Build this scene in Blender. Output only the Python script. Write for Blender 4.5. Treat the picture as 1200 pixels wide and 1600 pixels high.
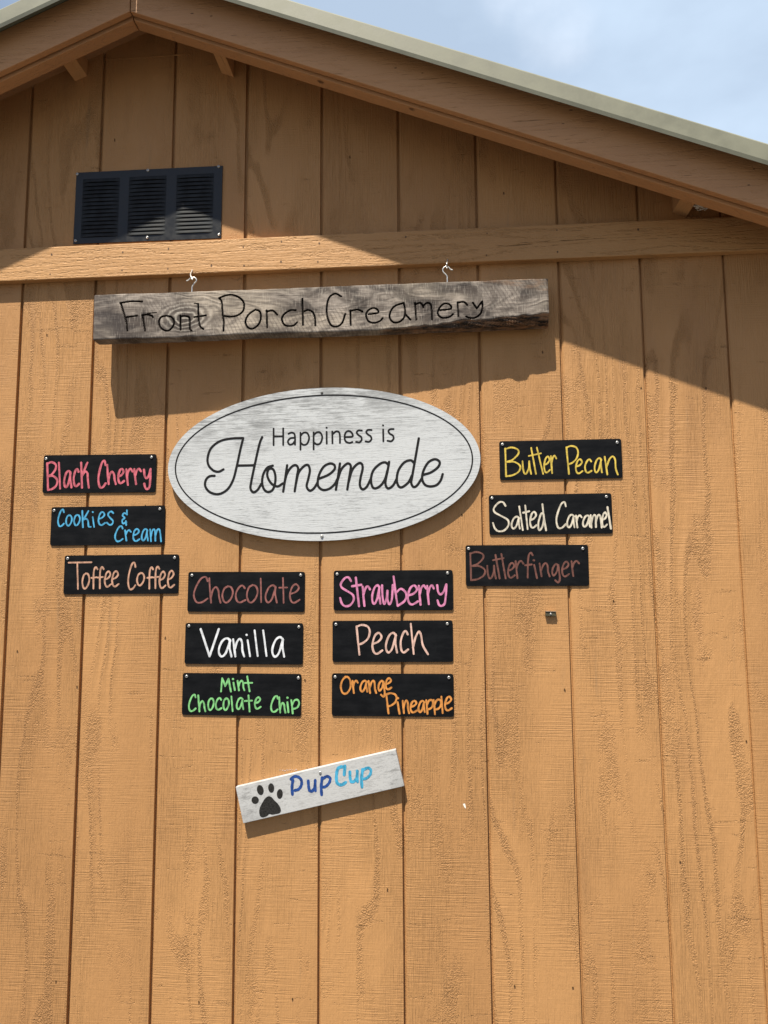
import bpy, bmesh, math, random
import numpy as np
from mathutils import Vector, Matrix

# ------------------------------------------------------------------ camera, world, sun, exposure
scn = bpy.context.scene
for o in list(bpy.data.objects):
    bpy.data.objects.remove(o)
CAM = np.array([0.92268, -1.90476, 1.6])
YAW, PITCH, ROLL, FPX = -0.080624, 0.113671, -0.00592, 1202.05
ca, sa, cb, sb, cc, sc = (math.cos(YAW), math.sin(YAW), math.cos(PITCH), math.sin(PITCH), math.cos(ROLL), math.sin(ROLL))
FW = np.array([sa * cb, ca * cb, sb])
_r = np.array([ca, -sa, 0.0])
_u = np.cross(_r, FW)
RT = cc * _r + sc * _u
UP = -sc * _r + cc * _u
cam_data = bpy.data.cameras.new('camera')
cam = bpy.data.objects.new('camera', cam_data)
scn.collection.objects.link(cam)
cam_data.sensor_fit = 'HORIZONTAL'
cam_data.sensor_width = 36.0
cam_data.lens = 36.0 * FPX / 1200.0
cam_data.clip_start = 0.02
cam_data.clip_end = 2000
M4 = Matrix.Identity(4)
for i in range(3):
    M4[i][0] = RT[i]; M4[i][1] = UP[i]; M4[i][2] = -FW[i]; M4[i][3] = CAM[i]
cam.matrix_world = M4
scn.camera = cam
scn.render.resolution_x = 768
scn.render.resolution_y = 1024

SUN = Vector((-0.40, -1.0, 2.38)).normalized()
SUN_EL = math.asin(SUN.z)
SUN_AZ = math.atan2(SUN.x, SUN.y)
world = bpy.data.worlds.new('World')
scn.world = world
world.use_nodes = True
wn, wl = world.node_tree.nodes, world.node_tree.links
bg = wn['Background']
sky = wn.new('ShaderNodeTexSky')
sky.sky_type = 'NISHITA'
sky.sun_disc = False
sky.sun_elevation = SUN_EL
sky.sun_rotation = SUN_AZ
sky.air_density = 1.0
sky.dust_density = 1.6
sky.ozone_density = 1.2
tc = wn.new('ShaderNodeTexCoord')
cmap = wn.new('ShaderNodeMapping'); cmap.inputs['Scale'].default_value = (1.5, 1.5, 3.2)
cn = wn.new('ShaderNodeTexNoise'); cn.inputs['Scale'].default_value = 1.9; cn.inputs['Detail'].default_value = 6; cn.inputs['Roughness'].default_value = 0.5
cr = wn.new('ShaderNodeMapRange'); cr.inputs['From Min'].default_value = 0.38; cr.inputs['From Max'].default_value = 0.72
cr.inputs['To Min'].default_value = 0.62; cr.inputs['To Max'].default_value = 1.0
# thin cloud masked to the visible far sky; unseen rest left clear to limit fill
cdot = wn.new('ShaderNodeVectorMath'); cdot.operation = 'DOT_PRODUCT'
cdot.inputs[1].default_value = Vector((0.22, 0.87, 0.42)).normalized()
cmask = wn.new('ShaderNodeMapRange'); cmask.interpolation_type = 'SMOOTHSTEP'
cmask.inputs['From Min'].default_value = 0.55; cmask.inputs['From Max'].default_value = 0.93
cmul = wn.new('ShaderNodeMath'); cmul.operation = 'MULTIPLY'
cmix = wn.new('ShaderNodeMix'); cmix.data_type = 'RGBA'
cmix.inputs['B'].default_value = (6.3, 7.7, 9.4, 1)
wl.new(tc.outputs['Generated'], cmap.inputs['Vector']); wl.new(cmap.outputs[0], cn.inputs['Vector'])
wl.new(cn.outputs['Fac'], cr.inputs['Value']); wl.new(tc.outputs['Generated'], cdot.inputs[0]); wl.new(cdot.outputs['Value'], cmask.inputs['Value'])
wl.new(cr.outputs[0], cmul.inputs[0]); wl.new(cmask.outputs[0], cmul.inputs[1]); wl.new(cmul.outputs[0], cmix.inputs['Factor'])
# one brighter puff of cloud
pdir = Vector(FW + (865 - 600) / FPX * RT - (-5 - 800) / FPX * UP).normalized()
pdot = wn.new('ShaderNodeVectorMath'); pdot.operation = 'DOT_PRODUCT'; pdot.inputs[1].default_value = pdir
pn = wn.new('ShaderNodeTexNoise'); pn.inputs['Scale'].default_value = 9; pn.inputs['Detail'].default_value = 5
padd = wn.new('ShaderNodeMath'); padd.operation = 'MULTIPLY_ADD'; padd.inputs[1].default_value = 0.012
pr_ = wn.new('ShaderNodeMapRange'); pr_.interpolation_type = 'SMOOTHSTEP'
pr_.inputs['From Min'].default_value = 1.0035; pr_.inputs['From Max'].default_value = 1.0080; pr_.inputs['To Max'].default_value = 0.22
pmix = wn.new('ShaderNodeMix'); pmix.data_type = 'RGBA'; pmix.inputs['B'].default_value = (12.0, 12.3, 13.2, 1)
wl.new(tc.outputs['Generated'], pdot.inputs[0]); wl.new(tc.outputs['Generated'], pn.inputs['Vector'])
wl.new(pn.outputs['Fac'], padd.inputs[0]); wl.new(pdot.outputs['Value'], padd.inputs[2]); wl.new(padd.outputs[0], pr_.inputs['Value'])
wl.new(sky.outputs[0], cmix.inputs['A']); wl.new(cmix.outputs['Result'], pmix.inputs['A']); wl.new(pr_.outputs[0], pmix.inputs['Factor'])
wl.new(pmix.outputs['Result'], bg.inputs['Color'])
bg.inputs['Strength'].default_value = 0.064

sun_data = bpy.data.lights.new('sun', 'SUN')
sun_data.energy = 5.0
sun_data.angle = math.radians(0.53)
sun_data.color = (1.0, 0.925, 0.785)
sun = bpy.data.objects.new('sun', sun_data)
sun.rotation_euler = SUN.to_track_quat('Z', 'Y').to_euler()
sun.location = (0, -4, 8)
scn.collection.objects.link(sun)

scn.view_settings.view_transform = 'Standard'
scn.view_settings.look = 'None'
scn.view_settings.gamma = 1
scn.view_settings.exposure = 0.85

# ------------------------------------------------------------------ helpers
COL = scn.collection
rng = random.Random(5)

def at(px, py, Y):
    """point on the plane y = Y seen at photo pixel px, py (measured from the 1200 x 1600 photograph)"""
    d = FW + (px - 600) / FPX * RT - (py - 800) / FPX * UP
    return CAM + (Y - CAM[1]) / d[1] * d

def link(name, me, mats, parent=None):
    o = bpy.data.objects.new(name, me)
    COL.objects.link(o)
    for m in (mats if isinstance(mats, (list, tuple)) else [mats]):
        me.materials.append(m)
    if parent:
        o.parent = parent
    return o

def mesh(name, verts, faces, mats, parent=None, smooth=False, midx=None):
    me = bpy.data.meshes.new(name)
    me.from_pydata([tuple(map(float, v)) for v in verts], [], faces)
    if midx:
        for p, i in zip(me.polygons, midx):
            p.material_index = i
    if smooth:
        for p in me.polygons:
            p.use_smooth = True
    me.update()
    return link(name, me, mats, parent)

def bm_link(name, bm, mats, parent=None, smooth=False, bevel=0.0, seg=2):
    if bevel:
        bmesh.ops.bevel(bm, geom=list(bm.edges), offset=bevel, segments=seg, affect='EDGES', profile=0.6)
    bmesh.ops.recalc_face_normals(bm, faces=bm.faces)
    me = bpy.data.meshes.new(name)
    bm.to_mesh(me); bm.free()
    if smooth:
        for p in me.polygons:
            p.use_smooth = True
    return link(name, me, mats, parent)

def prism_bm(pts, y0, y1, bm=None):
    """polygon in x, z extruded from y0 to y1"""
    bm = bm or bmesh.new()
    a = [bm.verts.new((x, y0, z)) for x, z in pts]
    b = [bm.verts.new((x, y1, z)) for x, z in pts]
    n = len(pts)
    bm.faces.new(a); bm.faces.new(b[::-1])
    for i in range(n):
        bm.faces.new((a[i], b[i], b[(i + 1) % n], a[(i + 1) % n]))
    return bm

def box_bm(x0, x1, y0, y1, z0, z1, bm=None):
    return prism_bm([(x0, z0), (x1, z0), (x1, z1), (x0, z1)], y0, y1, bm)

def empty(name, loc=(0, 0, 0), rot=(0, 0, 0), parent=None):
    o = bpy.data.objects.new(name, None)
    o.empty_display_size = 0.05
    COL.objects.link(o)
    o.location = loc; o.rotation_euler = rot
    if parent: o.parent = parent
    return o

def tag(o, label, cat, group=None):
    o['label'] = label; o['category'] = cat
    if group: o['group'] = group
    return o

def tube_mesh(name, pts, r, mat, parent=None, n=8, taper=None):
    P = [Vector(map(float, p)) for p in pts]
    verts, faces = [], []
    prev = None
    for i, p in enumerate(P):
        t = (P[min(i + 1, len(P) - 1)] - P[max(i - 1, 0)]).normalized()
        if prev is None:
            a = t.orthogonal().normalized()
        else:
            a = (prev - t * prev.dot(t)).normalized()
        prev = a
        b = t.cross(a)
        rr = r * (taper[i] if taper else 1)
        for k in range(n):
            w = 2 * math.pi * k / n
            verts.append(p + a * math.cos(w) * rr + b * math.sin(w) * rr)
    for i in range(len(P) - 1):
        for k in range(n):
            faces.append((i * n + k, i * n + (k + 1) % n, (i + 1) * n + (k + 1) % n, (i + 1) * n + k))
    faces.append(tuple(range(n))[::-1]); faces.append(tuple((len(P) - 1) * n + k for k in range(n)))
    return mesh(name, verts, faces, mat, parent, smooth=True)

def smooth_path(pts, step=6, closed=False):
    P = [np.array(p, float) for p in pts]
    if len(P) < 3:
        return P
    if closed:
        P = [P[-1]] + P + [P[0], P[1]]
    else:
        P = [2 * P[0] - P[1]] + P + [2 * P[-1] - P[-2]]
    out = []
    for i in range(1, len(P) - 2):
        p0, p1, p2, p3 = P[i - 1:i + 3]
        for k in range(step):
            t = k / step
            out.append(0.5 * ((2 * p1) + (-p0 + p2) * t + (2 * p0 - 5 * p1 + 4 * p2 - p3) * t * t + (-p0 + 3 * p1 - 3 * p2 + p3) * t ** 3))
    out.append(P[-2])
    return out

# ------------------------------------------------------------------ node helpers
class NT:
    def __init__(self, name):
        self.m = bpy.data.materials.new(name)
        self.m.use_nodes = True
        self.t = self.m.node_tree
        self.b = self.t.nodes['Principled BSDF']
        self._obj = None
    def n(self, typ, **kw):
        nd = self.t.nodes.new(typ)
        for k, v in kw.items():
            setattr(nd, k, v)
        return nd
    def put(self, sock, v):
        if hasattr(v, 'is_output'):
            self.t.links.new(v, sock)
        else:
            sock.default_value = v
    def obj(self):
        if self._obj is None:
            self._obj = self.n('ShaderNodeTexCoord').outputs['Object']
        return self._obj
    def xyz(self):
        s = self.n('ShaderNodeSeparateXYZ'); self.put(s.inputs[0], self.obj())
        return s.outputs
    def scaled(self, sx, sy, sz, loc=(0, 0, 0), rot=(0, 0, 0), src=None):
        m = self.n('ShaderNodeMapping')
        self.put(m.inputs['Vector'], src if src is not None else self.obj())
        m.inputs['Scale'].default_value = (sx, sy, sz)
        m.inputs['Location'].default_value = loc
        m.inputs['Rotation'].default_value = rot
        return m.outputs[0]
    def noise(self, vec, scale=1.0, detail=2.0, rough=0.5, dist=0.0):
        n = self.n('ShaderNodeTexNoise')
        self.put(n.inputs['Vector'], vec)
        n.inputs['Scale'].default_value = scale; n.inputs['Detail'].default_value = detail
        n.inputs['Roughness'].default_value = rough; n.inputs['Distortion'].default_value = dist
        return n.outputs['Fac']
    def voro(self, vec, scale=1.0, feature='F1', out='Distance', rand=1.0):
        n = self.n('ShaderNodeTexVoronoi', feature=feature)
        self.put(n.inputs['Vector'], vec); n.inputs['Scale'].default_value = scale
        n.inputs['Randomness'].default_value = rand
        return n.outputs[out]
    def math(self, op, a, b=0.0, c=0.0, clamp=False):
        n = self.n('ShaderNodeMath', operation=op); n.use_clamp = clamp
        self.put(n.inputs[0], a); self.put(n.inputs[1], b)
        if len(n.inputs) > 2: self.put(n.inputs[2], c)
        return n.outputs[0]
    def ramp(self, v, lo, hi, a=0.0, b=1.0, smooth=True):
        n = self.n('ShaderNodeMapRange')
        n.interpolation_type = 'SMOOTHSTEP' if smooth else 'LINEAR'
        n.clamp = True
        self.put(n.inputs['Value'], v)
        n.inputs['From Min'].default_value = lo; n.inputs['From Max'].default_value = hi
        n.inputs['To Min'].default_value = a; n.inputs['To Max'].default_value = b
        return n.outputs[0]
    def mix(self, f, a, b, mode='MIX'):
        n = self.n('ShaderNodeMix', data_type='RGBA', blend_type=mode)
        n.clamp_factor = True
        self.put(n.inputs['Factor'], f)
        self.put(n.inputs['A'], a if hasattr(a, 'is_output') else (*a, 1)); self.put(n.inputs['B'], b if hasattr(b, 'is_output') else (*b, 1))
        return n.outputs['Result']
    def bump(self, h, dist=0.001, strength=1.0, normal=None):
        n = self.n('ShaderNodeBump')
        n.inputs['Distance'].default_value = dist; n.inputs['Strength'].default_value = strength
        self.put(n.inputs['Height'], h)
        if normal is not None: self.put(n.inputs['Normal'], normal)
        return n.outputs[0]
    def out(self, color=None, rough=None, normal=None, **kw):
        if color is not None: self.put(self.b.inputs['Base Color'], color if hasattr(color, 'is_output') else (*color, 1))
        if rough is not None: self.put(self.b.inputs['Roughness'], rough)
        if normal is not None: self.put(self.b.inputs['Normal'], normal)
        for k, v in kw.items():
            self.put(self.b.inputs[k.replace('_', ' ')], v)
        return self.m

TAN = (0.458, 0.244, 0.099)
TAN_D = (0.40, 0.200, 0.072)

def mat_siding():
    t = NT('tan painted rough sawn siding')
    X, Y, Z = t.xyz()
    bid = t.math('FLOOR', t.math('DIVIDE', X, 0.2032))
    cv = t.n('ShaderNodeCombineXYZ')
    t.put(cv.inputs[0], X); t.put(cv.inputs[1], t.math('MULTIPLY', bid, 5.37)); t.put(cv.inputs[2], t.math('MULTIPLY_ADD', bid, 1.31, Z))
    V = cv.outputs[0]
    brd = lambda sx, sz, loc=(0, 0, 0): t.scaled(sx, 1, sz, loc, src=V)     # grain that changes from board to board
    # annual ring field: close vertical lines that bend into cathedral arches
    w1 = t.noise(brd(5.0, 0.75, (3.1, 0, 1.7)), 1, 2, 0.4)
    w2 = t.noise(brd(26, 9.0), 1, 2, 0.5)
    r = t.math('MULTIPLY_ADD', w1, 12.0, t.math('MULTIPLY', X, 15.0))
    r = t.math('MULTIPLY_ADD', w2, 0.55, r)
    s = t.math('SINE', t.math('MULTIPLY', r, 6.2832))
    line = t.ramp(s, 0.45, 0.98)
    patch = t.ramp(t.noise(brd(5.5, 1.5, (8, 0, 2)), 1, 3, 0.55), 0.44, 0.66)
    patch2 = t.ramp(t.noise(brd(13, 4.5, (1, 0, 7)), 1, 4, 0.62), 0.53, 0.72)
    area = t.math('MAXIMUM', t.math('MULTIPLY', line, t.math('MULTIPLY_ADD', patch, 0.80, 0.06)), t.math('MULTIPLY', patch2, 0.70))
    fl = t.noise(t.scaled(1, 1, 0.75), 360, 2, 0.6)
    fleck = t.ramp(fl, 0.36, 0.64, -0.5, 0.5)
    fl2 = t.ramp(t.noise(t.scaled(1, 1, 0.6, (4, 4, 4)), 150, 3, 0.6), 0.36, 0.64, -0.5, 0.5)
    h_fl = t.math('MULTIPLY', t.math('MULTIPLY_ADD', fl2, 0.7, fleck), area)
    # horizontal band saw lines, short and broken
    saw = t.noise(t.scaled(9, 1, 360), 1, 3, 0.65)
    sawp = t.ramp(t.noise(brd(5.0, 6.0, (5, 0, 3)), 1, 3, 0.6), 0.40, 0.66, 0.12, 1.0)
    h_saw = t.math('MULTIPLY', t.math('SUBTRACT', saw, 0.5), sawp)
    bite = t.ramp(t.noise(brd(9, 60, (2, 0, 9)), 1, 3, 0.7), 0.63, 0.73)
    bite = t.math('MULTIPLY', bite, t.ramp(fl, 0.50, 0.62))
    # fine vertical fibre and thick brushed paint
    fib = t.noise(t.scaled(360, 1, 9), 1, 3, 0.6)
    fibp = t.ramp(t.noise(brd(7, 2.0, (9, 0, 9)), 1, 2, 0.5), 0.40, 0.62, 0.25, 1.0)
    h_fib = t.math('MULTIPLY', t.math('SUBTRACT', fib, 0.5), fibp)
    blob = t.noise(t.scaled(1, 1, 0.22), 130, 4, 0.7)
    h = t.math('MULTIPLY', h_fl, -0.40)
    h = t.math('MULTIPLY_ADD', area, -0.16, h)
    h = t.math('MULTIPLY_ADD', h_saw, 0.50, h)
    h = t.math('MULTIPLY_ADD', bite, -0.55, h)
    h = t.math('MULTIPLY_ADD', h_fib, 0.95, h)
    h = t.math('MULTIPLY_ADD', blob, 0.36, h)
    h = t.math('MULTIPLY_ADD', s, t.math('MULTIPLY', patch, 0.24), h)
    # small nicks and knots
    nv = t.n('ShaderNodeCombineXYZ')
    t.put(nv.inputs[0], t.math('MULTIPLY_ADD', Z, 0.10, X)); t.put(nv.inputs[1], t.math('MULTIPLY', Z, 0.40))
    vo = t.n('ShaderNodeTexVoronoi', voronoi_dimensions='2D'); t.put(vo.inputs['Vector'], nv.outputs[0]); vo.inputs['Scale'].default_value = 4.2
    vv = vo.outputs['Distance']
    nick = t.ramp(t.math('MULTIPLY_ADD', fl, 0.012, vv), 0.0085, 0.0150, 1.0, 0.0)
    h = t.math('MULTIPLY_ADD', nick, -1.6, h)
    # colour: slow wear, faint brown water marks, darker open grain
    big = t.noise(brd(2.3, 0.9), 1, 4, 0.55)
    c = t.mix(t.ramp(big, 0.35, 0.7), TAN, (0.392, 0.204, 0.082))
    stain = t.ramp(t.noise(brd(12, 2.2, (6, 0, 1)), 1, 4, 0.6), 0.53, 0.76, 0, 0.42)
    c = t.mix(stain, c, (0.34, 0.175, 0.075))
    smear = t.ramp(t.noise(t.scaled(38, 1, 3.0, (3, 0, 4)), 1, 3, 0.6), 0.63, 0.80, 0, 0.36)
    c = t.mix(smear, c, (0.25, 0.17, 0.10))
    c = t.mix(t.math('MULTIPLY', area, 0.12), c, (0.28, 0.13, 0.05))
    c = t.mix(t.math('MULTIPLY', nick, 0.8), c, (0.10, 0.05, 0.025))
    return t.out(c, t.ramp(blob, 0.3, 0.7, 0.50, 0.68), t.bump(h, 0.0040, 1.0), Specular_IOR_Level=0.3)

def mat_board(name, c0, c1, along='X', gain=1.0):
    t = NT(name)
    if along == 'X': st = lambda a, b, loc=(0, 0, 0): t.scaled(a, b, b, loc)
    else: st = lambda a, b, loc=(0, 0, 0): t.scaled(b, a, b, loc)
    w = t.noise(st(1.1, 17, (1, 2, 3)), 1, 2, 0.45)
    ring = t.math('SINE', t.math('MULTIPLY', w, 70.0))
    fl = t.noise(st(90, 330), 1, 2, 0.6)
    line = t.math('MULTIPLY', t.ramp(ring, 0.4, 0.98), t.ramp(fl, 0.40, 0.66))
    fine = t.noise(st(18, 420), 1, 3, 0.65)
    blob = t.noise(t.obj(), 95, 3, 0.6)
    crack = t.ramp(t.noise(st(9, 190, (5, 1, 2)), 1, 3, 0.65), 0.665, 0.74)
    vv = t.voro(st(5.2, 7.5, (0.2, 0.4, 0.1)), 1.0)
    nick = t.ramp(t.math('MULTIPLY_ADD', fl, 0.05, vv), 0.055, 0.085, 1, 0)
    h = t.math('MULTIPLY', line, -0.38)
    h = t.math('MULTIPLY_ADD', fine, 0.55, h)
    h = t.math('MULTIPLY_ADD', blob, 0.30, h)
    h = t.math('MULTIPLY_ADD', crack, -0.9, h)
    h = t.math('MULTIPLY_ADD', nick, -1.6, h)
    c = t.mix(t.ramp(t.noise(st(1.5, 5), 1, 4, 0.6), 0.35, 0.68), c0, c1)
    c = t.mix(t.math('MULTIPLY', line, 0.10 * gain), c, (0.24, 0.11, 0.04))
    c = t.mix(t.math('MULTIPLY', t.math('MAXIMUM', nick, t.math('MULTIPLY', crack, 0.30 * gain)), 0.8), c, (0.09, 0.045, 0.02))
    return t.out(c, 0.58, t.bump(h, 0.0032 * gain, 1.0), Specular_IOR_Level=0.35)

def mat_grey_wood():
    t = NT('weathered grey timber')
    w = t.noise(t.scaled(3.2, 3, 10), 1, 3, 0.5, 0.6)
    ring = t.math('SINE', t.math('MULTIPLY', w, 75.0))
    fine = t.noise(t.scaled(22, 60, 420), 1, 3, 0.65)
    cross = t.noise(t.scaled(430, 60, 34, rot=(0, 0.35, 0)), 1, 2, 0.6)
    patch = t.noise(t.scaled(9, 6, 16, (3, 1, 5)), 1, 4, 0.62, 0.8)
    big = t.noise(t.scaled(3.0, 3, 8, (7, 1, 2)), 1, 2, 0.5)
    c = t.mix(t.ramp(patch, 0.38, 0.62), (0.045, 0.038, 0.035), (0.315, 0.272, 0.237))
    c = t.mix(t.ramp(big, 0.50, 0.66, 0, 0.70), c, (0.48, 0.41, 0.33))
    c = t.mix(t.ramp(ring, -0.2, 1.0, 0, 0.52), c, (0.085, 0.068, 0.058))
    c = t.mix(t.ramp(fine, 0.40, 0.70, 0, 0.66), c, (0.085, 0.07, 0.062))
    c = t.mix(t.ramp(cross, 0.52, 0.72, 0, 0.40), c, (0.50, 0.45, 0.39))
    crack = t.ramp(t.noise(t.scaled(5, 3, 120, (2, 2, 2)), 1, 3, 0.6), 0.66, 0.72)
    c = t.mix(t.math('MULTIPLY', crack, 0.85), c, (0.02, 0.016, 0.014))
    # a knot near the left end, its grain swirling round it
    kv = t.scaled(0.55, 0.0, 1.0, (0.55 * 0.335, 0, 0.008))
    kl = t.n('ShaderNodeVectorMath', operation='LENGTH'); t.put(kl.inputs[0], kv); kd = kl.outputs['Value']
    kn = t.noise(t.scaled(14, 14, 22, (1, 4, 2)), 1, 3, 0.6)
    kr = t.math('SINE', t.math('MULTIPLY_ADD', kn, 16.0, t.math('MULTIPLY', kd, 620.0)))
    kf = t.ramp(kd, 0.022, 0.062, 1.0, 0.0)
    c = t.mix(t.math('MULTIPLY', kf, t.ramp(kr, -0.4, 1.0, 0.0, 0.55)), c, (0.05, 0.040, 0.036))
    c = t.mix(t.math('MULTIPLY', t.ramp(kd, 0.018, 0.05, 1.0, 0.0), t.ramp(kr, -1.0, -0.2, 0.55, 0.0)), c, (0.50, 0.46, 0.40))
    X, Y, Z = t.xyz()
    lend = t.ramp(t.math('MULTIPLY_ADD', patch, 0.30, X), -0.46, -0.30, 0.62, 0.0)
    c = t.mix(lend, c, (0.060, 0.050, 0.050))
    arc = t.math('SINE', t.math('MULTIPLY_ADD', kn, 9.0, t.math('MULTIPLY', t.math('MULTIPLY_ADD', Z, 0.55, X), 640.0)))
    c = t.mix(t.math('MULTIPLY', t.ramp(arc, 0.1, 1.0, 0, 0.38), t.ramp(t.noise(t.scaled(5, 5, 9, (4, 2, 8)), 1, 2, 0.5), 0.46, 0.60)), c, (0.07, 0.056, 0.050))
    at_ = t.n('ShaderNodeAttribute', attribute_name='torn')
    c = t.mix(t.math('MULTIPLY', at_.outputs['Fac'], 0.88), c, t.mix(t.ramp(t.noise(t.scaled(24, 60, 140), 1, 4, 0.7), 0.40, 0.64), (0.022, 0.014, 0.010), (0.27, 0.145, 0.075)))
    h = t.math('MULTIPLY_ADD', fine, 0.5, t.math('MULTIPLY', ring, 0.12))
    h = t.math('MULTIPLY_ADD', crack, -0.9, h)
    h = t.math('MULTIPLY_ADD', cross, 0.25, h)
    return t.out(c, 0.8, t.bump(h, 0.0016, 1.0), Specular_IOR_Level=0.2)

def mat_whitewash(name, sx, sz, dirt, grime=0.0, base=(0.50, 0.52, 0.54), dark=(0.13, 0.135, 0.14)):
    t = NT(name)
    s1 = t.noise(t.scaled(sx, 1, sz), 1, 4, 0.7)
    s2 = t.noise(t.scaled(sx * 4.5, 1, sz * 1.3, (3, 1, 1)), 1, 3, 0.7)
    s3 = t.noise(t.scaled(sz * 0.5, 1, sx * 2.0, (3, 5, 1)), 1, 2, 0.6)
    big = t.noise(t.scaled(5.5, 1, 7.5, dirt), 1, 4, 0.62)
    grain = t.ramp(s1, 0.46, 0.72)
    spk = t.ramp(s2, 0.48, 0.72)
    g = t.math('MULTIPLY', t.math('MULTIPLY_ADD', spk, 0.6, grain), t.ramp(big, 0.40, 0.66, 0.22, 0.85))
    c = t.mix(g, base, dark)
    c = t.mix(t.ramp(s3, 0.55, 0.75, 0, 0.22), c, (0.36, 0.365, 0.37))
    c = t.mix(t.ramp(big, 0.54, 0.74, 0, 0.42), c, (0.25, 0.255, 0.26))
    if grime:
        X, Y, Z = t.xyz()
        up = t.ramp(t.math('MULTIPLY_ADD', X, -0.12, Z), 0.02, 0.16)
        gn = t.math('MULTIPLY_ADD', s1, 0.55, t.math('MULTIPLY', t.noise(t.scaled(9, 1, 20, (4, 0, 2)), 1, 4, 0.7), 0.62))
        c = t.mix(t.math('MULTIPLY', t.math('MULTIPLY', up, t.ramp(gn, 0.50, 0.68)), grime), c, (0.19, 0.195, 0.20))
    h = t.math('MULTIPLY_ADD', spk, -0.5, t.math('MULTIPLY', grain, -0.6))
    return t.out(c, 0.6, t.bump(h, 0.0004, 0.7), Specular_IOR_Level=0.3)

def mat_black_panel():
    t = NT('black coated sign panel')
    n = t.noise(t.scaled(3, 3, 9), 6, 4, 0.6)
    sc_ = t.ramp(t.noise(t.scaled(60, 1, 6, rot=(0, 0.6, 0)), 1, 3, 0.7), 0.62, 0.78, 0, 0.55)
    oi = t.n('ShaderNodeObjectInfo')
    c = t.mix(t.ramp(n, 0.35, 0.7), (0.0038, 0.0043, 0.0055), (0.0068, 0.0074, 0.0090))
    c = t.mix(sc_, c, (0.028, 0.028, 0.029))
    fine = t.noise(t.obj(), 600, 2, 0.6)
    return t.out(c, t.ramp(n, 0.3, 0.7, 0.45, 0.60), t.bump(fine, 0.0002, 0.5), Specular_IOR_Level=0.12)

def mat_marker(name, col, thin):
    t = NT(name)
    n = t.noise(t.obj(), 75, 4, 0.65)
    st = t.noise(t.scaled(300, 1, 60, rot=(0, 0.4, 0)), 1, 2, 0.6)
    d = tuple(v * thin * 0.66 for v in col)
    c = t.mix(t.ramp(t.math('MULTIPLY_ADD', st, 0.45, t.math('MULTIPLY', n, 0.62)), 0.40, 0.64), d, col)
    return t.out(c, 0.55, None, Specular_IOR_Level=0.3)

def mat_plain(name, col, rough=0.5, metal=0.0, var=0.15, scale=60, bump=0.0, spec=0.5):
    t = NT(name)
    n = t.noise(t.obj(), scale, 4, 0.6)
    c = t.mix(t.ramp(n, 0.3, 0.7), tuple(v * (1 - var) for v in col), tuple(min(1, v * (1 + var)) for v in col))
    nm = t.bump(n, bump, 1.0) if bump else None
    return t.out(c, t.ramp(n, 0.3, 0.7, max(0.02, rough - 0.06), rough + 0.08), nm, Metallic=metal, Specular_IOR_Level=spec)

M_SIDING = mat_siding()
M_TRIM = mat_board('tan painted trim timber', (0.475, 0.258, 0.104), (0.43, 0.230, 0.092))
M_RAKE = mat_board('tan painted barge timber', (0.50, 0.262, 0.120), (0.44, 0.228, 0.106), gain=0.6)
M_LOOK = mat_board('tan painted lookout timber', (0.56, 0.305, 0.135), (0.51, 0.275, 0.12), along='Y', gain=0.5)
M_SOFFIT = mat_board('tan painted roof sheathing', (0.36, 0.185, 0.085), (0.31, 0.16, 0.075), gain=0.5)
M_GREEN = mat_plain('sage green coated metal', (0.185, 0.186, 0.136), 0.55, 0.0, 0.10, 14, 0.0004)
M_VENT = mat_plain('black coated vent metal', (0.0115, 0.0125, 0.0145), 0.38, 0.0, 0.15, 40, 0.0002, 0.36)
M_LOUVER = mat_plain('black coated louvre metal', (0.022, 0.025, 0.029), 0.6, 0.0, 0.35, 25, 0.0004, 0.12)
M_HOLE = mat_plain('unlit vent mesh', (0.004, 0.004, 0.005), 0.9, 0, 0.1, 300)
M_GREY = mat_grey_wood()
M_CARVE = mat_plain('burnt carved groove', (0.017, 0.012, 0.010), 0.85, 0, 0.35, 180, 0.001, 0.15)
M_OVAL = mat_whitewash('whitewashed oval board', 16, 260, (2.2, 0, 4.6), 0.75)
M_PUP = mat_whitewash('whitewashed scrap board', 30, 110, (1.4, 0, 9.0), 0.0, (0.45, 0.455, 0.46), (0.20, 0.20, 0.20))
M_OVALTXT = mat_plain('charcoal sign ink', (0.010, 0.010, 0.011), 0.7, 0, 0.2, 200, 0.0, 0.15)
M_PANEL = mat_black_panel()
M_ZINC = mat_plain('zinc plated steel', (0.50, 0.50, 0.49), 0.38, 0.85, 0.1, 200)
M_WIRE = mat_plain('bright hook wire', (0.55, 0.545, 0.53), 0.38, 0.7, 0.08, 150)
M_DARK = mat_plain('screw recess', (0.03, 0.03, 0.03), 0.6)  # near-black colour paints the shade inside screw recesses and the hole

def mat_ground():
    t = NT('pale gravel yard')
    n = t.noise(t.obj(), 0.35, 4, 0.6)
    v = t.voro(t.obj(), 55)
    c = t.mix(t.ramp(n, 0.3, 0.7), (0.07, 0.064, 0.054), (0.095, 0.085, 0.07))
    c = t.mix(t.ramp(v, 0.2, 0.6, 0, 0.35), c, (0.06, 0.056, 0.05))
    return t.out(c, 0.9, t.bump(v, 0.01, 0.8))
M_GROUND = mat_ground()

# ------------------------------------------------------------------ ground
bm = bmesh.new()
bmesh.ops.create_grid(bm, x_segments=40, y_segments=40, size=300)
g = bm_link('ground', bm, M_GROUND)
g['kind'] = 'structure'

# ------------------------------------------------------------------ the shed
S = 0.2032                     # groove spacing of the siding
AX, AZ = 0.149, 3.077          # foot of the ridge on the barge boards
SL, SR = 0.425, 0.396
XL, XR = -2.28, 2.58
DEPTH = 3.6
def rake(x):
    return AZ - (SL * (AX - x) if x < AX else SR * (x - AX))

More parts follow.
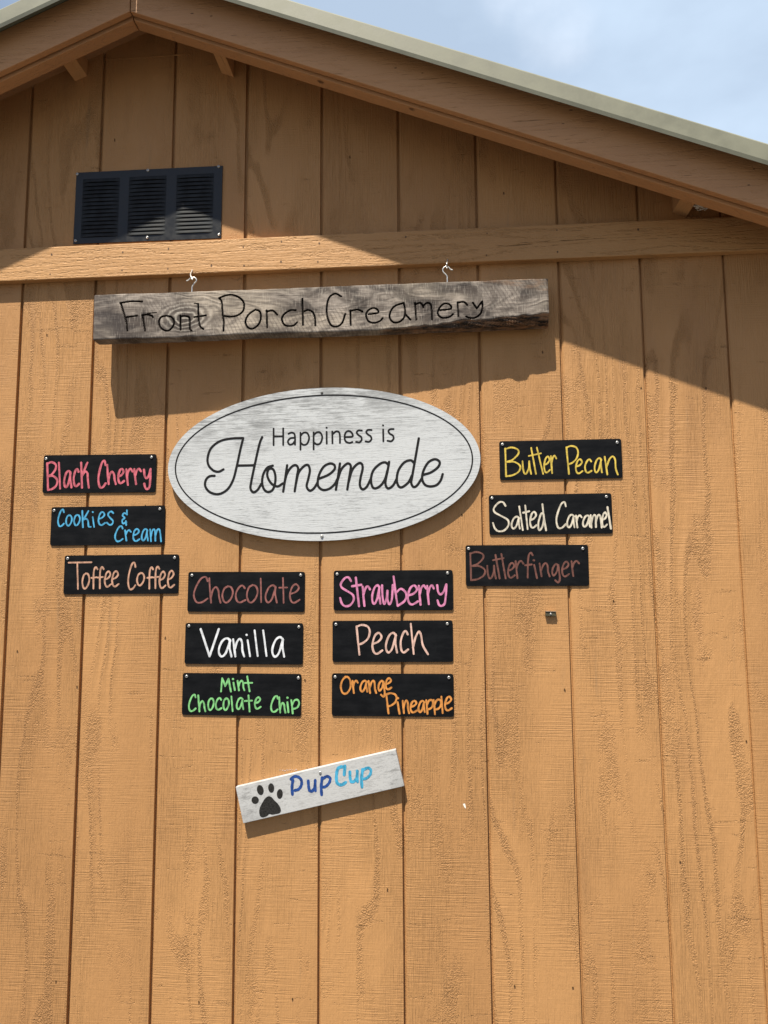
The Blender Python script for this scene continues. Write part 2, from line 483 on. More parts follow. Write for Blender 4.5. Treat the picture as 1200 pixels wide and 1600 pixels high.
shed = tag(empty('wooden_shed', (AX, 0, 0)), 'tan painted wooden shed with grooved siding, gable roof and green metal roof edge', 'shed')
def part(name, *a, **k):
    pass
def under(o, p=None):
    p = p or shed
    o.parent = p
    o.matrix_parent_inverse = Matrix.Translation(-Vector(p.location)) if p is shed else p.matrix_world.inverted()
    return o

# front siding: one sheet with its grooves cut in
GW, GD = 0.0104, 0.0095
prof = [(XL, 0.0)]
k0 = math.ceil((XL + 0.02) / S)
xs_g = []
k = k0
while k * S < XR - 0.02:
    xs_g.append(k * S); k += 1
for x in xs_g:
    j = rng.uniform(-0.0006, 0.0006)
    wv = GW * rng.uniform(0.9, 1.1)
    prof += [(x - wv / 2 + j, 0), (x - wv / 2 + j + 0.0004, GD), (x + 0.0006 + j, GD), (x + 0.0012 + j, 0.0042), (x + wv / 2 + j, 0.0004), (x + wv / 2 + j + 0.0008, 0)]
prof.append((XR, 0.0))
ins = [(AX, 0.0)]
prof = sorted(prof + ins, key=lambda p: p[0])
verts, faces = [], []
ZB, SEAM = 0.12, 3.0005
for x, y in prof:
    verts += [(x, y, ZB), (x, y, rake(x) + 0.10)]
for i in range(len(prof) - 1):
    faces.append((2 * i, 2 * i + 2, 2 * i + 3, 2 * i + 1))
b0 = len(verts)
verts += [(XL, 0.03, ZB), (XL, 0.03, rake(XL) + 0.1), (XR, 0.03, ZB), (XR, 0.03, rake(XR) + 0.1)]
e = 2 * (len(prof) - 1)
faces += [(0, 1, b0 + 1, b0), (e, b0 + 2, b0 + 3, e + 1), (0, b0, b0 + 2, e)]
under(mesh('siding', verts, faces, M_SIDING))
# other walls (same sheet material) and floor skids
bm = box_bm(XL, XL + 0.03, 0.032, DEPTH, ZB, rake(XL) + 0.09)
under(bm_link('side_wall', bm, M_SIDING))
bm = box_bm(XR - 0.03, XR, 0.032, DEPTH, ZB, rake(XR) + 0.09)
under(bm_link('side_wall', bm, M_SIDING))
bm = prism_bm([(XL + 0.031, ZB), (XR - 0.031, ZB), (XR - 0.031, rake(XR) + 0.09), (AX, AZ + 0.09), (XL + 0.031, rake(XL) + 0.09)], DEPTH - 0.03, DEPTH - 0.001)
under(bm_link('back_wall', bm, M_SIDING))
bm = box_bm(XL + 0.02, XR - 0.02, 0.06, DEPTH - 0.05, 0.0, ZB - 0.002)
under(bm_link('skid', bm, M_LOOK))

# horizontal trim board and thin flashing seam
xl_ = lambda z: AX - (AZ + 0.094 - z) / SL
xr_ = lambda z: AX + (AZ + 0.094 - z) / SR
bm = prism_bm([(xl_(2.4516), 2.4516), (xr_(2.4516), 2.4516), (xr_(2.5417), 2.5417), (xl_(2.5417), 2.5417)], -0.0225, -0.0005)
under(bm_link('trim_board', bm, M_TRIM, bevel=0.0022))
bm = box_bm(at(165, 94, 0)[0], at(297, 91, 0)[0], -0.0012, -0.0002, 3.0915 - 0.004, 3.0915)
under(bm_link('seam_strip', bm, M_SIDING))

M_NAIL = mat_plain('painted over nail dimple', (0.10, 0.050, 0.022), 0.7, 0, 0.4, 400)
def nail(x, z, y, w=0.0022, hgt=0.0028):
    k = rng.uniform(0.7, 1.25)
    pts = [(x + w * k * math.cos(q) * rng.uniform(0.7, 1.2), z + hgt * k * math.sin(q) * rng.uniform(0.7, 1.2)) for q in np.linspace(0, 6.28, 9)[:-1]]
    under(bm_link('nail', prism_bm(pts, y, y + 0.004), M_NAIL))
for px in (79, 190, 262, 330, 381, 439, 498, 634, 760, 872, 1000):
    for dz in (0.016, 0.072):
        q = at(px, 400, -0.0225)
        if rng.random() < 0.75: nail(q[0] + rng.uniform(-.003, .003), 2.4516 + dz + rng.uniform(-.006, .006), -0.0229)
def sloped(x0, x1, a, b, y0, y1, bm=None):
    pts = [(x0, rake(x0) + a), (x1, rake(x1) + a), (x1, rake(x1) + b), (x0, rake(x0) + b)]
    return prism_bm(pts, y0, y1, bm)
EL, ER = XL - 0.22, XR + 0.22
for x0, x1 in ((EL, AX - 0.0012), (AX + 0.0012, ER)):
    under(bm_link('barge_board', sloped(x0, x1, 0.0, 0.112, -0.180, -0.163), M_RAKE, bevel=0.002))
    under(bm_link('barge_rafter', sloped(x0, x1, -0.007, 0.096, -0.1580, -0.122), M_RAKE, bevel=0.002))
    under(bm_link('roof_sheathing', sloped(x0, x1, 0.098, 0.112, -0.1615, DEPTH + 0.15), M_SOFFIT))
    # metal roofing: sheet with low ribs
    bm = bmesh.new()
    sloped(x0, x1, 0.114, 0.119, -0.215, DEPTH + 0.17, bm)
    y = 0.06
    while y < DEPTH:
        sloped(x0, x1, 0.1191, 0.133, y, y + 0.03, bm); y += 0.23
    under(bm_link('roof_panel', bm, M_GREEN))
    # rake edge trim: face, turned-out hem, top flange
    pr = [(-0.2165, 0.0810), (-0.2196, 0.0785), (-0.2220, 0.0875), (-0.2220, 0.126), (-0.2195, 0.1300), (-0.10, 0.1365), (-0.10, 0.1345), (-0.2185, 0.1280), (-0.2200, 0.1255), (-0.2200, 0.0885)]
    bm = bmesh.new()
    ra = [bm.verts.new((x0, y, rake(x0) + z)) for y, z in pr]
    rb = [bm.verts.new((x1, y, rake(x1) + z)) for y, z in pr]
    n = len(pr)
    for i in range(n):
        bm.faces.new((ra[i], ra[(i + 1) % n], rb[(i + 1) % n], rb[i]))
    bm.faces.new(ra[::-1]); bm.faces.new(rb)
    under(bm_link('roof_edge_trim', bm, M_GREEN))
bm = bmesh.new()
bm = prism_bm([(AX - 0.12, rake(AX - 0.12) + 0.138), (AX, AZ + 0.140), (AX + 0.12, rake(AX + 0.12) + 0.138), (AX + 0.12, rake(AX + 0.12) + 0.141), (AX, AZ + 0.145), (AX - 0.12, rake(AX - 0.12) + 0.141)], -0.224, DEPTH + 0.18)
under(bm_link('ridge_cap', bm, M_GREEN))
for px, py in ((618, 106), (660, 114), (892, 172), (880, 193), (941, 203), (1178, 264), (1170, 289), (438, 47), (330, 25), (86, 33), (142, 16), (300, 21)):
    q = at(px, py, -0.1804)
    nail(q[0], q[2], -0.1804, 0.0036, 0.0012)
# lookouts that carry the barge rafter
for xc, off in ((-0.064, 0.050), (0.350, 0.022), (1.523, 0.030), (-1.22, 0.03)):
    x0, x1 = xc - 0.017, xc + 0.017
    under(bm_link('lookout', sloped(x0, x1, off, 0.097, -0.1215, -0.0005), M_LOOK, bevel=0.0015))

# ------------------------------------------------------------------ screws
def lathe(name, prof, mats, parent, n=16, midx=None, axis_origin=(0, 0, 0), frame=None):
    """profile of (radius, height); height runs along -y (out of the wall)"""
    verts, faces, mi = [], [], []
    for r, h in prof:
        for k in range(n):
            w = 2 * math.pi * k / n
            verts.append((r * math.cos(w) + axis_origin[0], -h + axis_origin[1], r * math.sin(w) + axis_origin[2]))
    for i in range(len(prof) - 1):
        for k in range(n):
            faces.append((i * n + k, i * n + (k + 1) % n, (i + 1) * n + (k + 1) % n, (i + 1) * n + k))
            mi.append(midx[i] if midx else 0)
    faces.append(tuple((len(prof) - 1) * n + k for k in range(n))); mi.append(midx[-1] if midx else 0)
    return mesh(name, verts, faces, mats, parent, smooth=True, midx=mi)
def screw(parent, x, z, y, R=0.0042, dark=True):
    p = [(R, 0), (R * 0.98, R * 0.25), (R * 0.75, R * 0.55), (R * 0.36, R * 0.66), (R * 0.30, R * 0.40), (R * 0.06, R * 0.30)]
    return lathe('screw', p, [M_ZINC, M_DARK], parent, midx=[0, 0, 0, 1, 1, 1], axis_origin=(x, y, z))

# ------------------------------------------------------------------ frames on the wall from photo corners
def frame_from(corners, Y):
    """centre, half sizes, tilt of a rectangle on plane y=Y given its four photo corners TL TR BR BL"""
    P = [at(px, py, Y) for px, py in corners]
    c = sum(P) / 4
    ex = ((P[1] - P[0]) + (P[2] - P[3])) / 2
    ez = ((P[0] - P[3]) + (P[1] - P[2])) / 2
    th = math.atan2(ex[2], ex[0])
    return c, np.linalg.norm(ex) / 2, np.linalg.norm(ez) / 2, th
def local_fn(c, th, Y):
    co, si = math.cos(th), math.sin(th)
    def f(px, py):
        d = at(px, py, Y) - c
        return np.array([co * d[0] + si * d[2], -si * d[0] + co * d[2]])
    return f

def rounded_rect(hw, hh, r, seg=4):
    pts = []
    for cx, cy, a0 in ((hw - r, hh - r, 0), (-hw + r, hh - r, 90), (-hw + r, -hh + r, 180), (hw - r, -hh + r, 270)):
        for k in range(seg + 1):
            w = math.radians(a0 + 90 * k / seg)
            pts.append((cx + r * math.cos(w), cy + r * math.sin(w)))
    return pts

# ------------------------------------------------------------------ gable vent
vc = [(118, 271), (347, 258), (346, 373), (116, 380)]
c, hw, hh, th = frame_from(vc, -0.003)
vent = empty('gable_vent', (c[0], 0, c[2]), (0, -th, 0))
vent.parent = shed; vent.matrix_parent_inverse = Matrix.Translation(-Vector(shed.location))
vf = local_fn(c, th, -0.004)
cols = []
for xa, xb in ((133, 388), (453, 712), (782, 1040)):
    s = 1200 / 270
    ya = vf(100 + (xa) / s, 240 + 170 / s)[0]; yb = vf(100 + xb / s, 240 + 170 / s)[0]
    cols.append((ya, yb))
zt, zb = hh * 0.80, -hh * 0.84
bm = bmesh.new()
# plate as bars around the three openings
xsb = [-hw] + [v for cpair in cols for v in cpair] + [hw]
yF, yB = -0.0032, -0.0004
for i in range(0, 8, 2):
    box_bm(xsb[i], xsb[i + 1], yF, yB, -hh, hh, bm)
for a, b in cols:
    box_bm(a, b, yF, yB, zt, hh, bm); box_bm(a, b, yF, yB, -hh, zb, bm)
bmesh.ops.remove_doubles(bm, verts=bm.verts, dist=1e-6)
bm_link('vent_plate', bm, M_VENT, vent)
bm_link('vent_mesh', box_bm(cols[0][0], cols[2][1], -0.0003, 0.0, zb, zt), M_HOLE, vent)  # black mesh as a sheet; the opening's darkness is in its colour
NL = 15
for a, b in cols:
    verts, faces = [], []
    pitch = (zt - zb) / NL
    for i in range(NL):
        top = zt - i * pitch
        nseg = 14
        base = len(verts)
        for q in range(nseg + 1):
            u = q / nseg
            bul = max(0.0, 1 - abs(2 * u - 1) ** 5)
            x = a + (b - a) * u
            lift = 0.0024 * bul
            drop = pitch * (1.0 - 0.13 * bul)
            verts += [(x, yF + 0.0006, top), (x, yF - lift * 0.62, top - drop * 0.55), (x, yF - lift, top - drop), (x, yF - lift + 0.0012, top - drop), ]
        for q in range(nseg):
            p, r_ = base + 4 * q, base + 4 * (q + 1)
            for w in range(3):
                faces.append((p + w, p + w + 1, r_ + w + 1, r_ + w))
    mesh('louver_bank', verts, faces, M_LOUVER, vent)
for px, py in ((120.5, 271.8), (231, 266), (341.5, 260), (118, 376), (230, 371), (342, 366.5)):
    p = vf(px, py)
    screw(vent, p[0], p[1], yF, 0.0040)

# ------------------------------------------------------------------ lettering: distance field -> clean flat paint outline
def sdf_strokes(strokes, x0, z0, nx, nz, h):
    """strokes: list of (points, radius); returns field at the grid nodes, negative inside"""
    F = np.full((nz + 1, nx + 1), 1.0)
    for pts, rad in strokes:
        pts = [np.array(p) for p in pts]
        if len(pts) == 1: pts = [pts[0], pts[0] + 1e-6]
        for i in range(len(pts) - 1):
            p, q = pts[i], pts[i + 1]
            ra = rad[i] if hasattr(rad, '__len__') else rad
            m = ra + 3 * h
            ia = max(0, int((min(p[0], q[0]) - m - x0) / h)); ib = min(nx, int((max(p[0], q[0]) + m - x0) / h) + 1)
            ja = max(0, int((min(p[1], q[1]) - m - z0) / h)); jb = min(nz, int((max(p[1], q[1]) + m - z0) / h) + 1)
            if ia > ib or ja > jb: continue
            gx = x0 + np.arange(ia, ib + 1) * h; gz = z0 + np.arange(ja, jb + 1) * h
            GX, GZ = np.meshgrid(gx, gz)
            d = q - p; L2 = max(d @ d, 1e-14)
            t = np.clip(((GX - p[0]) * d[0] + (GZ - p[1]) * d[1]) / L2, 0, 1)
            D = np.hypot(GX - p[0] - t * d[0], GZ - p[1] - t * d[1]) - ra
            F[ja:jb + 1, ia:ib + 1] = np.minimum(F[ja:jb + 1, ia:ib + 1], D)
    return F

def field_mesh(name, F, x0, z0, h, y, mat, parent):
    nz, nx = F.shape[0] - 1, F.shape[1] - 1
    C = (F[:-1, :-1] < 0) | (F[1:, :-1] < 0) | (F[:-1, 1:] < 0) | (F[1:, 1:] < 0)
    vid, verts, faces = {}, [], []
    def V(key, x, z):
        if key not in vid:
            vid[key] = len(verts); verts.append((x, y, z))
        return vid[key]
    for j, i in zip(*np.nonzero(C)):
        cs = [(i, j), (i + 1, j), (i + 1, j + 1), (i, j + 1)]
        poly = []
        for k in range(4):
            a, b = cs[k], cs[(k + 1) % 4]
            fa, fb = F[a[1], a[0]], F[b[1], b[0]]
            if fa < 0: poly.append(V(a, x0 + a[0] * h, z0 + a[1] * h))
            if (fa < 0) != (fb < 0):
                t = fa / (fa - fb); t = min(max(t, 0.02), 0.98)
                poly.append(V((min(a, b), max(a, b)), x0 + (a[0] + (b[0] - a[0]) * t) * h, z0 + (a[1] + (b[1] - a[1]) * t) * h))
        if len(poly) >= 3: faces.append(tuple(poly))
    return mesh(name, verts, faces, mat, parent)

# handwriting: each letter drawn in its own unit box, y down
G = {
 'B': [[(.0, .04), (.03, .5), (.06, 1)], [(.0, .06), (.4, 0), (.82, .07), (.86, .22), (.5, .42), (.12, .5)], [(.12, .5), (.6, .5), (.98, .64), (.9, .83), (.5, .96), (.06, 1)]],
 'a': [[(.92, .14), (.66, 0), (.3, .14), (.03, .56), (.06, .88), (.28, 1), (.58, .78), (.86, .2)], [(.88, .08), (.86, .5), (1, 1)]],
 'c': [[(.95, .16), (.68, 0), (.3, .15), (.02, .52), (.12, .88), (.45, 1), (1, .86)]],
 'C': [[(1, .16), (.86, .0), (.5, .08), (.12, .45), (.02, .75), (.22, .98), (.6, .98), (1, .84)]],
 'h': [[(0, 0), (.06, .5), (.16, 1)], [(.12, .86), (.3, .5), (.58, .36), (.8, .5), (.86, .75), (1, 1)]],
 'H': [[(0, 0), (.16, 1)], [(.12, .6), (.28, .32), (.5, .28), (.66, .5), (1, 1)]],
 'e': [[(.1, .52), (.6, .42), (.92, .2), (.66, 0), (.26, .14), (.02, .58), (.16, .92), (.5, 1), (1, .84)]],
 'r': [[(0, .02), (.1, .5), (.24, 1)], [(.1, .48), (.36, .12), (.7, .0), (1, .16)]],
 'y': [[(0, .04), (.12, .36), (.4, .46), (.72, .32), (.98, .02)], [(1, 0), (.94, .5), (.82, .88), (.5, 1), (.2, .95), (.04, .74)]],
 'o': [[(.55, 0), (.2, .14), (.0, .55), (.14, .92), (.45, 1), (.85, .72), (1, .35), (.82, .06), (.5, .0)]],
 'O': [[(.45, 0), (.12, .25), (.0, .62), (.2, .97), (.6, .98), (.95, .65), (.95, .25), (.7, .02), (.4, .02)]],
 's': [[(1, .12), (.7, 0), (.3, .1), (.22, .3), (.55, .5), (.95, .72), (.8, .95), (.4, 1), (0, .84)]],
 'S': [[(.78, .14), (.62, .02), (.36, .03), (.06, .22), (.12, .36), (.5, .48), (.92, .62), (.96, .8), (.7, .97), (.35, 1), (.12, .9), (.0, .72)]],
 'k': [[(0, .0), (.08, 1)], [(.85, .0), (.55, .2), (.12, .52), (.5, .36), (.84, .42), (.88, .65), (1, 1)]],
 'K': [[(0, 0), (.06, 1)], [(.72, .0), (.45, .25), (.1, .55)], [(.1, .55), (.45, .48), (.66, .62), (.74, .95), (1, .98)]],
 'm': [[(0, .02), (.08, 1)], [(.06, .62), (.2, .14), (.36, .02), (.46, .2), (.48, .95)], [(.48, .58), (.62, .12), (.78, .0), (.9, .2), (1, 1)]],
 'n': [[(0, .02), (.1, .5), (.2, 1)], [(.14, .6), (.36, .16), (.62, .0), (.8, .2), (.84, .65), (1, 1)]],
 'f': [[(1, .1), (.76, 0), (.48, .1), (.36, .4), (.34, 1)], [(0, .5), (.86, .47)]],
 'w': [[(0, .02), (.04, .6), (.2, .98), (.42, .7), (.5, .3)], [(.5, .3), (.5, .75), (.68, 1), (.9, .75), (1, .0)]],
 'p': [[(0, .02), (.1, .5), (.18, 1)], [(.08, .4), (.4, .05), (.8, .0), (1, .22), (.85, .5), (.5, .64), (.16, .66)]],
 'P': [[(0, .05), (.1, .5), (.22, 1)], [(0, .06), (.4, 0), (.85, .06), (1, .24), (.85, .46), (.5, .6), (.16, .66)]],
 'u': [[(0, .02), (.06, .6), (.24, .98), (.5, .92), (.74, .5), (.78, .04)], [(.78, .02), (.86, .6), (1, 1)]],
 'd': [[(.72, .4), (.4, .36), (.06, .68), (.06, .94), (.3, .98), (.66, .74), (.74, .44)], [(.54, 0), (.74, .55), (1, 1)]],
 'b': [[(0, 0), (.14, .5), (.32, 1)], [(.2, .55), (.6, .42), (1, .58), (.9, .82), (.34, 1)]],
 'g': [[(.78, .1), (.5, 0), (.12, .2), (.02, .48), (.22, .62), (.6, .42), (.8, .08)], [(.8, .06), (.9, .4), (1, .8), (.8, 1), (.42, .88)]],
 'M': [[(.12, .0), (.0, 1)], [(.14, .02), (.4, .5), (.45, .56), (.74, .06)], [(.76, .04), (1, 1)]],
 'V': [[(0, 0), (.49, 1)], [(.49, 1), (1, 0)]],
 '&': [[(.82, .24), (.4, .2), (.12, .36), (.5, .52), (.05, .68), (.2, .9), (.85, .8)], [(.92, .0), (.95, .3)], [(.74, .74), (.80, 1)]],
}

def letters_to_strokes(items, conv, rad):
    out = []
    for it in items:
        ch = it[0]
        if ch == '-':                       # free stroke through listed points
            pts = smooth_path(it[1], 6)
            out.append(([conv(*p) for p in pts], rad))
        elif ch == '.':
            x, y = it[1]
            out.append(([conv(x - 1, y), conv(x + 1, y + 1)], rad * 1.12))
        else:
            _, x0, y0, x1, y1 = it
            for st in G[ch]:
                pts = smooth_path([(x0 + u * (x1 - x0), y0 + v * (y1 - y0)) for u, v in st], 6)
                out.append(([conv(*p) for p in pts], rad))
    # a pen is never quite even: let the line swell a little along each stroke
    res = []
    for pts, r in out:
        ph = rng.uniform(0, 6.28)
        res.append((pts, [r * (1 + 0.10 * math.sin(ph + 0.55 * i)) for i in range(len(pts))]))
    return res

CROP = {'A': (50, 690, 4.8), 'B': (710, 670, 1200 / 280), 'C': (270, 870, 1200 / 230), 'D': (500, 870, 1200 / 230)}
def line(x0, y0, x1, y1): return ('-', [(x0, y0), (x1, y1)])

SIGNS = [
 ('A', [(92, 105), (932, 92), (925, 382), (75, 384)], 20, (0.6, 0.14, 0.185), 0.80,
  [('B', 115, 155, 190, 362), line(203, 158, 210, 352), ('a', 240, 220, 295, 342), ('c', 312, 205, 352, 335), ('k', 370, 158, 425, 345), ('C', 497, 145, 552, 345),
   ('h', 565, 175, 628, 318), ('e', 646, 205, 690, 312), ('r', 708, 205, 754, 325), ('r', 768, 205, 818, 318), ('y', 840, 205, 890, 355)],
  'black sign lettered Black Cherry in pink, topmost on the left', 0.0022),
 ('A', [(147, 493), (998, 478), (992, 772), (135, 780)], 15, (0.08, 0.38, 0.64), 0.85,
  [('C', 195, 510, 240, 635), ('o', 256, 552, 300, 630), ('o', 316, 550, 360, 628), ('K', 378, 520, 442, 642), line(456, 566, 466, 640), ('.', (457, 528)),
   ('e', 498, 528, 548, 626), ('s', 562, 524, 610, 624), ('&', 675, 515, 715, 625), ('C', 622, 634, 680, 748), ('r', 698, 664, 742, 742), ('e', 758, 655, 806, 746),
   ('a', 822, 655, 870, 742), ('m', 886, 656, 968, 748)],
  'black sign lettered Cookies & Cream in bright blue', 0.0014),
 ('A', [(247, 855), (1103, 845), (1095, 1140), (233, 1145)], 16, (0.55, 0.315, 0.22), 0.82,
  [line(275, 908, 446, 905), line(340, 910, 345, 1105), ('o', 378, 988, 430, 1102), ('f', 445, 942, 492, 1102), ('f', 494, 940, 538, 1100), ('e', 545, 974, 592, 1088), ('e', 600, 972, 650, 1086),
   ('C', 720, 908, 776, 1108), ('o', 788, 985, 842, 1078), ('f', 866, 942, 908, 1102), ('f', 910, 938, 956, 1100), ('e', 955, 975, 1002, 1098), ('e', 1018, 968, 1066, 1094)],
  'black sign lettered Toffee Coffee in pale peach', 0.0011),
 ('B', [(300, 85), (1117, 65), (1127, 330), (305, 343)], 13, (0.66, 0.49, 0.085), 0.85,
  [('B', 340, 125, 442, 318), ('u', 456, 215, 514, 302), line(514, 128, 546, 302), line(552, 126, 594, 302), line(498, 182, 580, 164), ('e', 600, 186, 640, 292), ('r', 646, 180, 682, 297),
   ('P', 750, 115, 828, 302), ('e', 812, 204, 858, 298), ('c', 874, 204, 918, 294), ('a', 938, 196, 988, 292), ('n', 1006, 185, 1094, 306)],
  'black sign lettered Butter Pecan in yellow, topmost on the right', 0.0010),
 ('B', [(228, 445), (1050, 430), (1062, 702), (237, 710)], 14, (0.66, 0.6, 0.49), 0.88,
  [('S', 258, 488, 366, 686), ('a', 382, 588, 438, 668), line(434, 520, 458, 678), line(474, 514, 490, 672), line(460, 562, 500, 552), ('e', 506, 556, 550, 662), ('d', 560, 505, 614, 680),
   ('C', 682, 492, 746, 666), ('a', 754, 575, 804, 660), ('r', 814, 580, 852, 660), ('a', 860, 580, 908, 656), ('m', 912, 576, 986, 662), ('e', 988, 560, 1022, 656), line(1025, 525, 1048, 668)],
  'black sign lettered Salted Caramel in cream', 0.0010),
 ('B', [(73, 781), (892, 775), (905, 1053), (78, 1052)], 14, (0.165, 0.068, 0.054), 0.80,
  [('B', 106, 825, 206, 1014), ('u', 220, 915, 278, 1002), line(275, 845, 303, 1002), line(314, 838, 343, 1002), line(258, 880, 330, 866), ('e', 358, 898, 404, 997), ('r', 410, 885, 462, 1000),
   ('f', 474, 830, 524, 997), line(534, 912, 553, 1000), ('.', (532, 880)), ('n', 570, 900, 638, 988), ('g', 654, 905, 706, 1030), ('e', 720, 890, 768, 988), ('r', 784, 885, 834, 986)],
  'black sign with one long dull brown word, lowest of the three on the right', 0.0010),
 ('C', [(127, 123), (1077, 122), (1072, 450), (118, 448)], 17, (0.27, 0.105, 0.095), 0.82,
  [('C', 170, 165, 284, 374), ('h', 298, 175, 390, 374), ('o', 404, 240, 490, 372), ('c', 512, 234, 592, 372), ('o', 604, 230, 692, 372), line(717, 178, 720, 370), ('a', 755, 232, 848, 372),
   line(898, 172, 904, 376), line(868, 252, 932, 250), ('e', 953, 224, 1034, 374)],
  'black sign lettered only Chocolate in dull reddish brown', 0.0010),
 ('C', [(107, 540), (1063, 540), (1057, 880), (92, 872)], 20, (0.72, 0.75, 0.80), 0.95,
  [('V', 228, 590, 375, 810), ('a', 374, 664, 478, 812), ('n', 492, 670, 582, 812), line(610, 680, 630, 810), ('.', (602, 636)), line(667, 600, 692, 808), line(737, 600, 764, 808), ('a', 810, 655, 908, 814)],
  'black sign lettered Vanilla in bold white', 0.0011),
 ('C', [(85, 945), (1050, 957), (1042, 1300), (70, 1290)], 17, (0.22, 0.57, 0.22), 0.85,
  [('M', 393, 990, 474, 1098), line(495, 1026, 506, 1086), ('.', (491, 996)), ('n', 528, 1010, 584, 1088), line(607, 975, 626, 1096), line(585, 1028, 648, 1027),
   ('C', 130, 1125, 186, 1258), ('h', 208, 1130, 266, 1260), ('o', 288, 1154, 334, 1248), ('c', 350, 1150, 397, 1247), ('o', 412, 1154, 458, 1248), line(478, 1138, 488, 1258), ('a', 520, 1150, 575, 1242),
   line(617, 1130, 626, 1260), line(586, 1176, 646, 1172), ('e', 668, 1145, 716, 1238), ('C', 800, 1135, 856, 1264), ('h', 868, 1145, 918, 1270), line(934, 1186, 943, 1266), ('.', (935, 1148)), ('p', 966, 1166, 1030, 1276)],
  'black sign lettered Mint Chocolate Chip in light green', 0.0010),
 ('D', [(110, 115), (1082, 105), (1085, 437), (112, 436)], 20, (0.64, 0.23, 0.41), 0.88,
  [('S', 164, 165, 278, 402), line(292, 170, 318, 402), line(262, 240, 336, 228), ('r', 348, 240, 408, 400), ('a', 424, 232, 492, 382), ('w', 506, 230, 594, 386), ('b', 600, 160, 702, 400),
   ('e', 714, 234, 798, 388), ('r', 806, 234, 864, 390), ('r', 874, 234, 928, 386), ('y', 955, 225, 1030, 400)],
  'black sign lettered Strawberry in bold pink', 0.0018),
 ('D', [(103, 523), (1082, 517), (1085, 858), (100, 857)], 19, (0.68, 0.45, 0.38), 0.90,
  [('P', 298, 555, 406, 798), ('e', 426, 620, 508, 790), ('a', 536, 620, 628, 780), ('c', 656, 604, 718, 780), line(740, 546, 764, 792), ('-', [(758, 740), (778, 660), (805, 610), (824, 640), (838, 720), (880, 794)])],
  'black sign lettered Peach in very pale pink', 0.0010),
 ('D', [(98, 950), (1087, 955), (1092, 1305), (95, 1297)], 18, (0.64, 0.265, 0.065), 0.85,
  [('O', 170, 978, 252, 1114), ('r', 266, 1010, 308, 1110), ('a', 328, 1010, 386, 1098), ('n', 396, 1010, 458, 1110), ('g', 476, 1010, 528, 1140), ('e', 534, 990, 582, 1080),
   ('P', 540, 1112, 624, 1276), line(632, 1186, 648, 1278), ('.', (636, 1152)), ('n', 674, 1172, 726, 1274), ('e', 736, 1174, 790, 1268), ('a', 802, 1174, 854, 1266), ('p', 866, 1168, 922, 1280),
   ('p', 926, 1165, 988, 1284), line(990, 1140, 1000, 1274), ('e', 1018, 1140, 1074, 1252)],
  'black sign lettered Orange Pineapple in orange', 0.0009),
]
SCREWPX = {0: ((108, 130), (898, 118)), 1: ((167, 518), (960, 506)), 2: ((268, 878), (1070, 872)), 3: ((322, 105), (1090, 92)), 4: ((252, 465), (1018, 455)), 5: ((95, 803), (860, 803)),
           6: ((157, 152), (1043, 150)), 7: ((132, 565), (1028, 573)), 8: ((113, 975), (1024, 988)), 9: ((140, 142), (1040, 133)), 10: ((130, 552), (1038, 547)), 11: ((124, 980), (1051, 985))}
for si, (crop, corners, wpx, colr, thin, items, lab, stand) in enumerate(SIGNS):
    cx0, cy0, s = CROP[crop]
    cor = [(cx0 + x / s, cy0 + y / s) for x, y in corners]
    Yf = -(stand + 0.0018)
    c, hw, hh, th = frame_from(cor, Yf)
    root = empty('flavor_sign', (c[0], -stand, c[2]), ((0.02, 0.008)[si] if si < 2 else rng.uniform(-0.004, 0.004), -th, 0))
    tag(root, lab, 'sign', 'flavour signs on the shed wall')
    bm = prism_bm(rounded_rect(hw, hh, 0.0055), -0.0018, 0.0004)
    bm_link('panel', bm, M_PANEL, root)
    f = local_fn(c, th, Yf)
    conv = lambda x, y: f(cx0 + x / s, cy0 + y / s)
    rad = wpx / s / 2 * 0.00157 * 0.84
    st = letters_to_strokes(items, conv, rad)
    # keep the paint on the panel
    h = 0.0009
    nx, nz = int(2 * hw / h), int(2 * hh / h)
    F = sdf_strokes(st, -hw + 0.0008, -hh + 0.0008, nx - 2, nz - 2, h)
    field_mesh('lettering', F, -hw + 0.0008, -hh + 0.0008, h, -0.0021, mat_marker('marker paint ' + lab.split(' in ')[-1] + str(si), colr, thin), root)
    for px, py in SCREWPX[si]:
        p = conv(px, py)
        screw(root, p[0], p[1], -0.0018, 0.0040)

# ------------------------------------------------------------------ oval sign
OY = -0.0165
L_, R_, T_, B_ = at(262.5, 733, OY), at(750.5, 714, OY), at(503, 606, OY), at(502, 845, OY)
oc = (L_ + R_) / 2; oc[2] = (T_[2] + B_[2]) / 2
oth = math.atan2((R_ - L_)[2], (R_ - L_)[0]) * 0.75
oa, ob = np.linalg.norm(R_ - L_) / 2, (T_[2] - B_[2]) / 2
oval = tag(empty('oval_sign', (oc[0], OY, oc[2]), (0, -oth, 0)), 'large white oval sign with black rim line reading Happiness is Homemade', 'sign')
NE = 160
ring = [(oa * math.cos(2 * math.pi * k / NE), ob * math.sin(2 * math.pi * k / NE)) for k in range(NE)]
bm = prism_bm(ring, 0.0, 0.0105)
bmesh.ops.bevel(bm, geom=[e for e in bm.edges if abs(e.verts[0].co.y) < 1e-6 and abs(e.verts[1].co.y) < 1e-6], offset=0.0015, segments=2, affect='EDGES')
bm_link('board', bm, M_OVAL, oval)
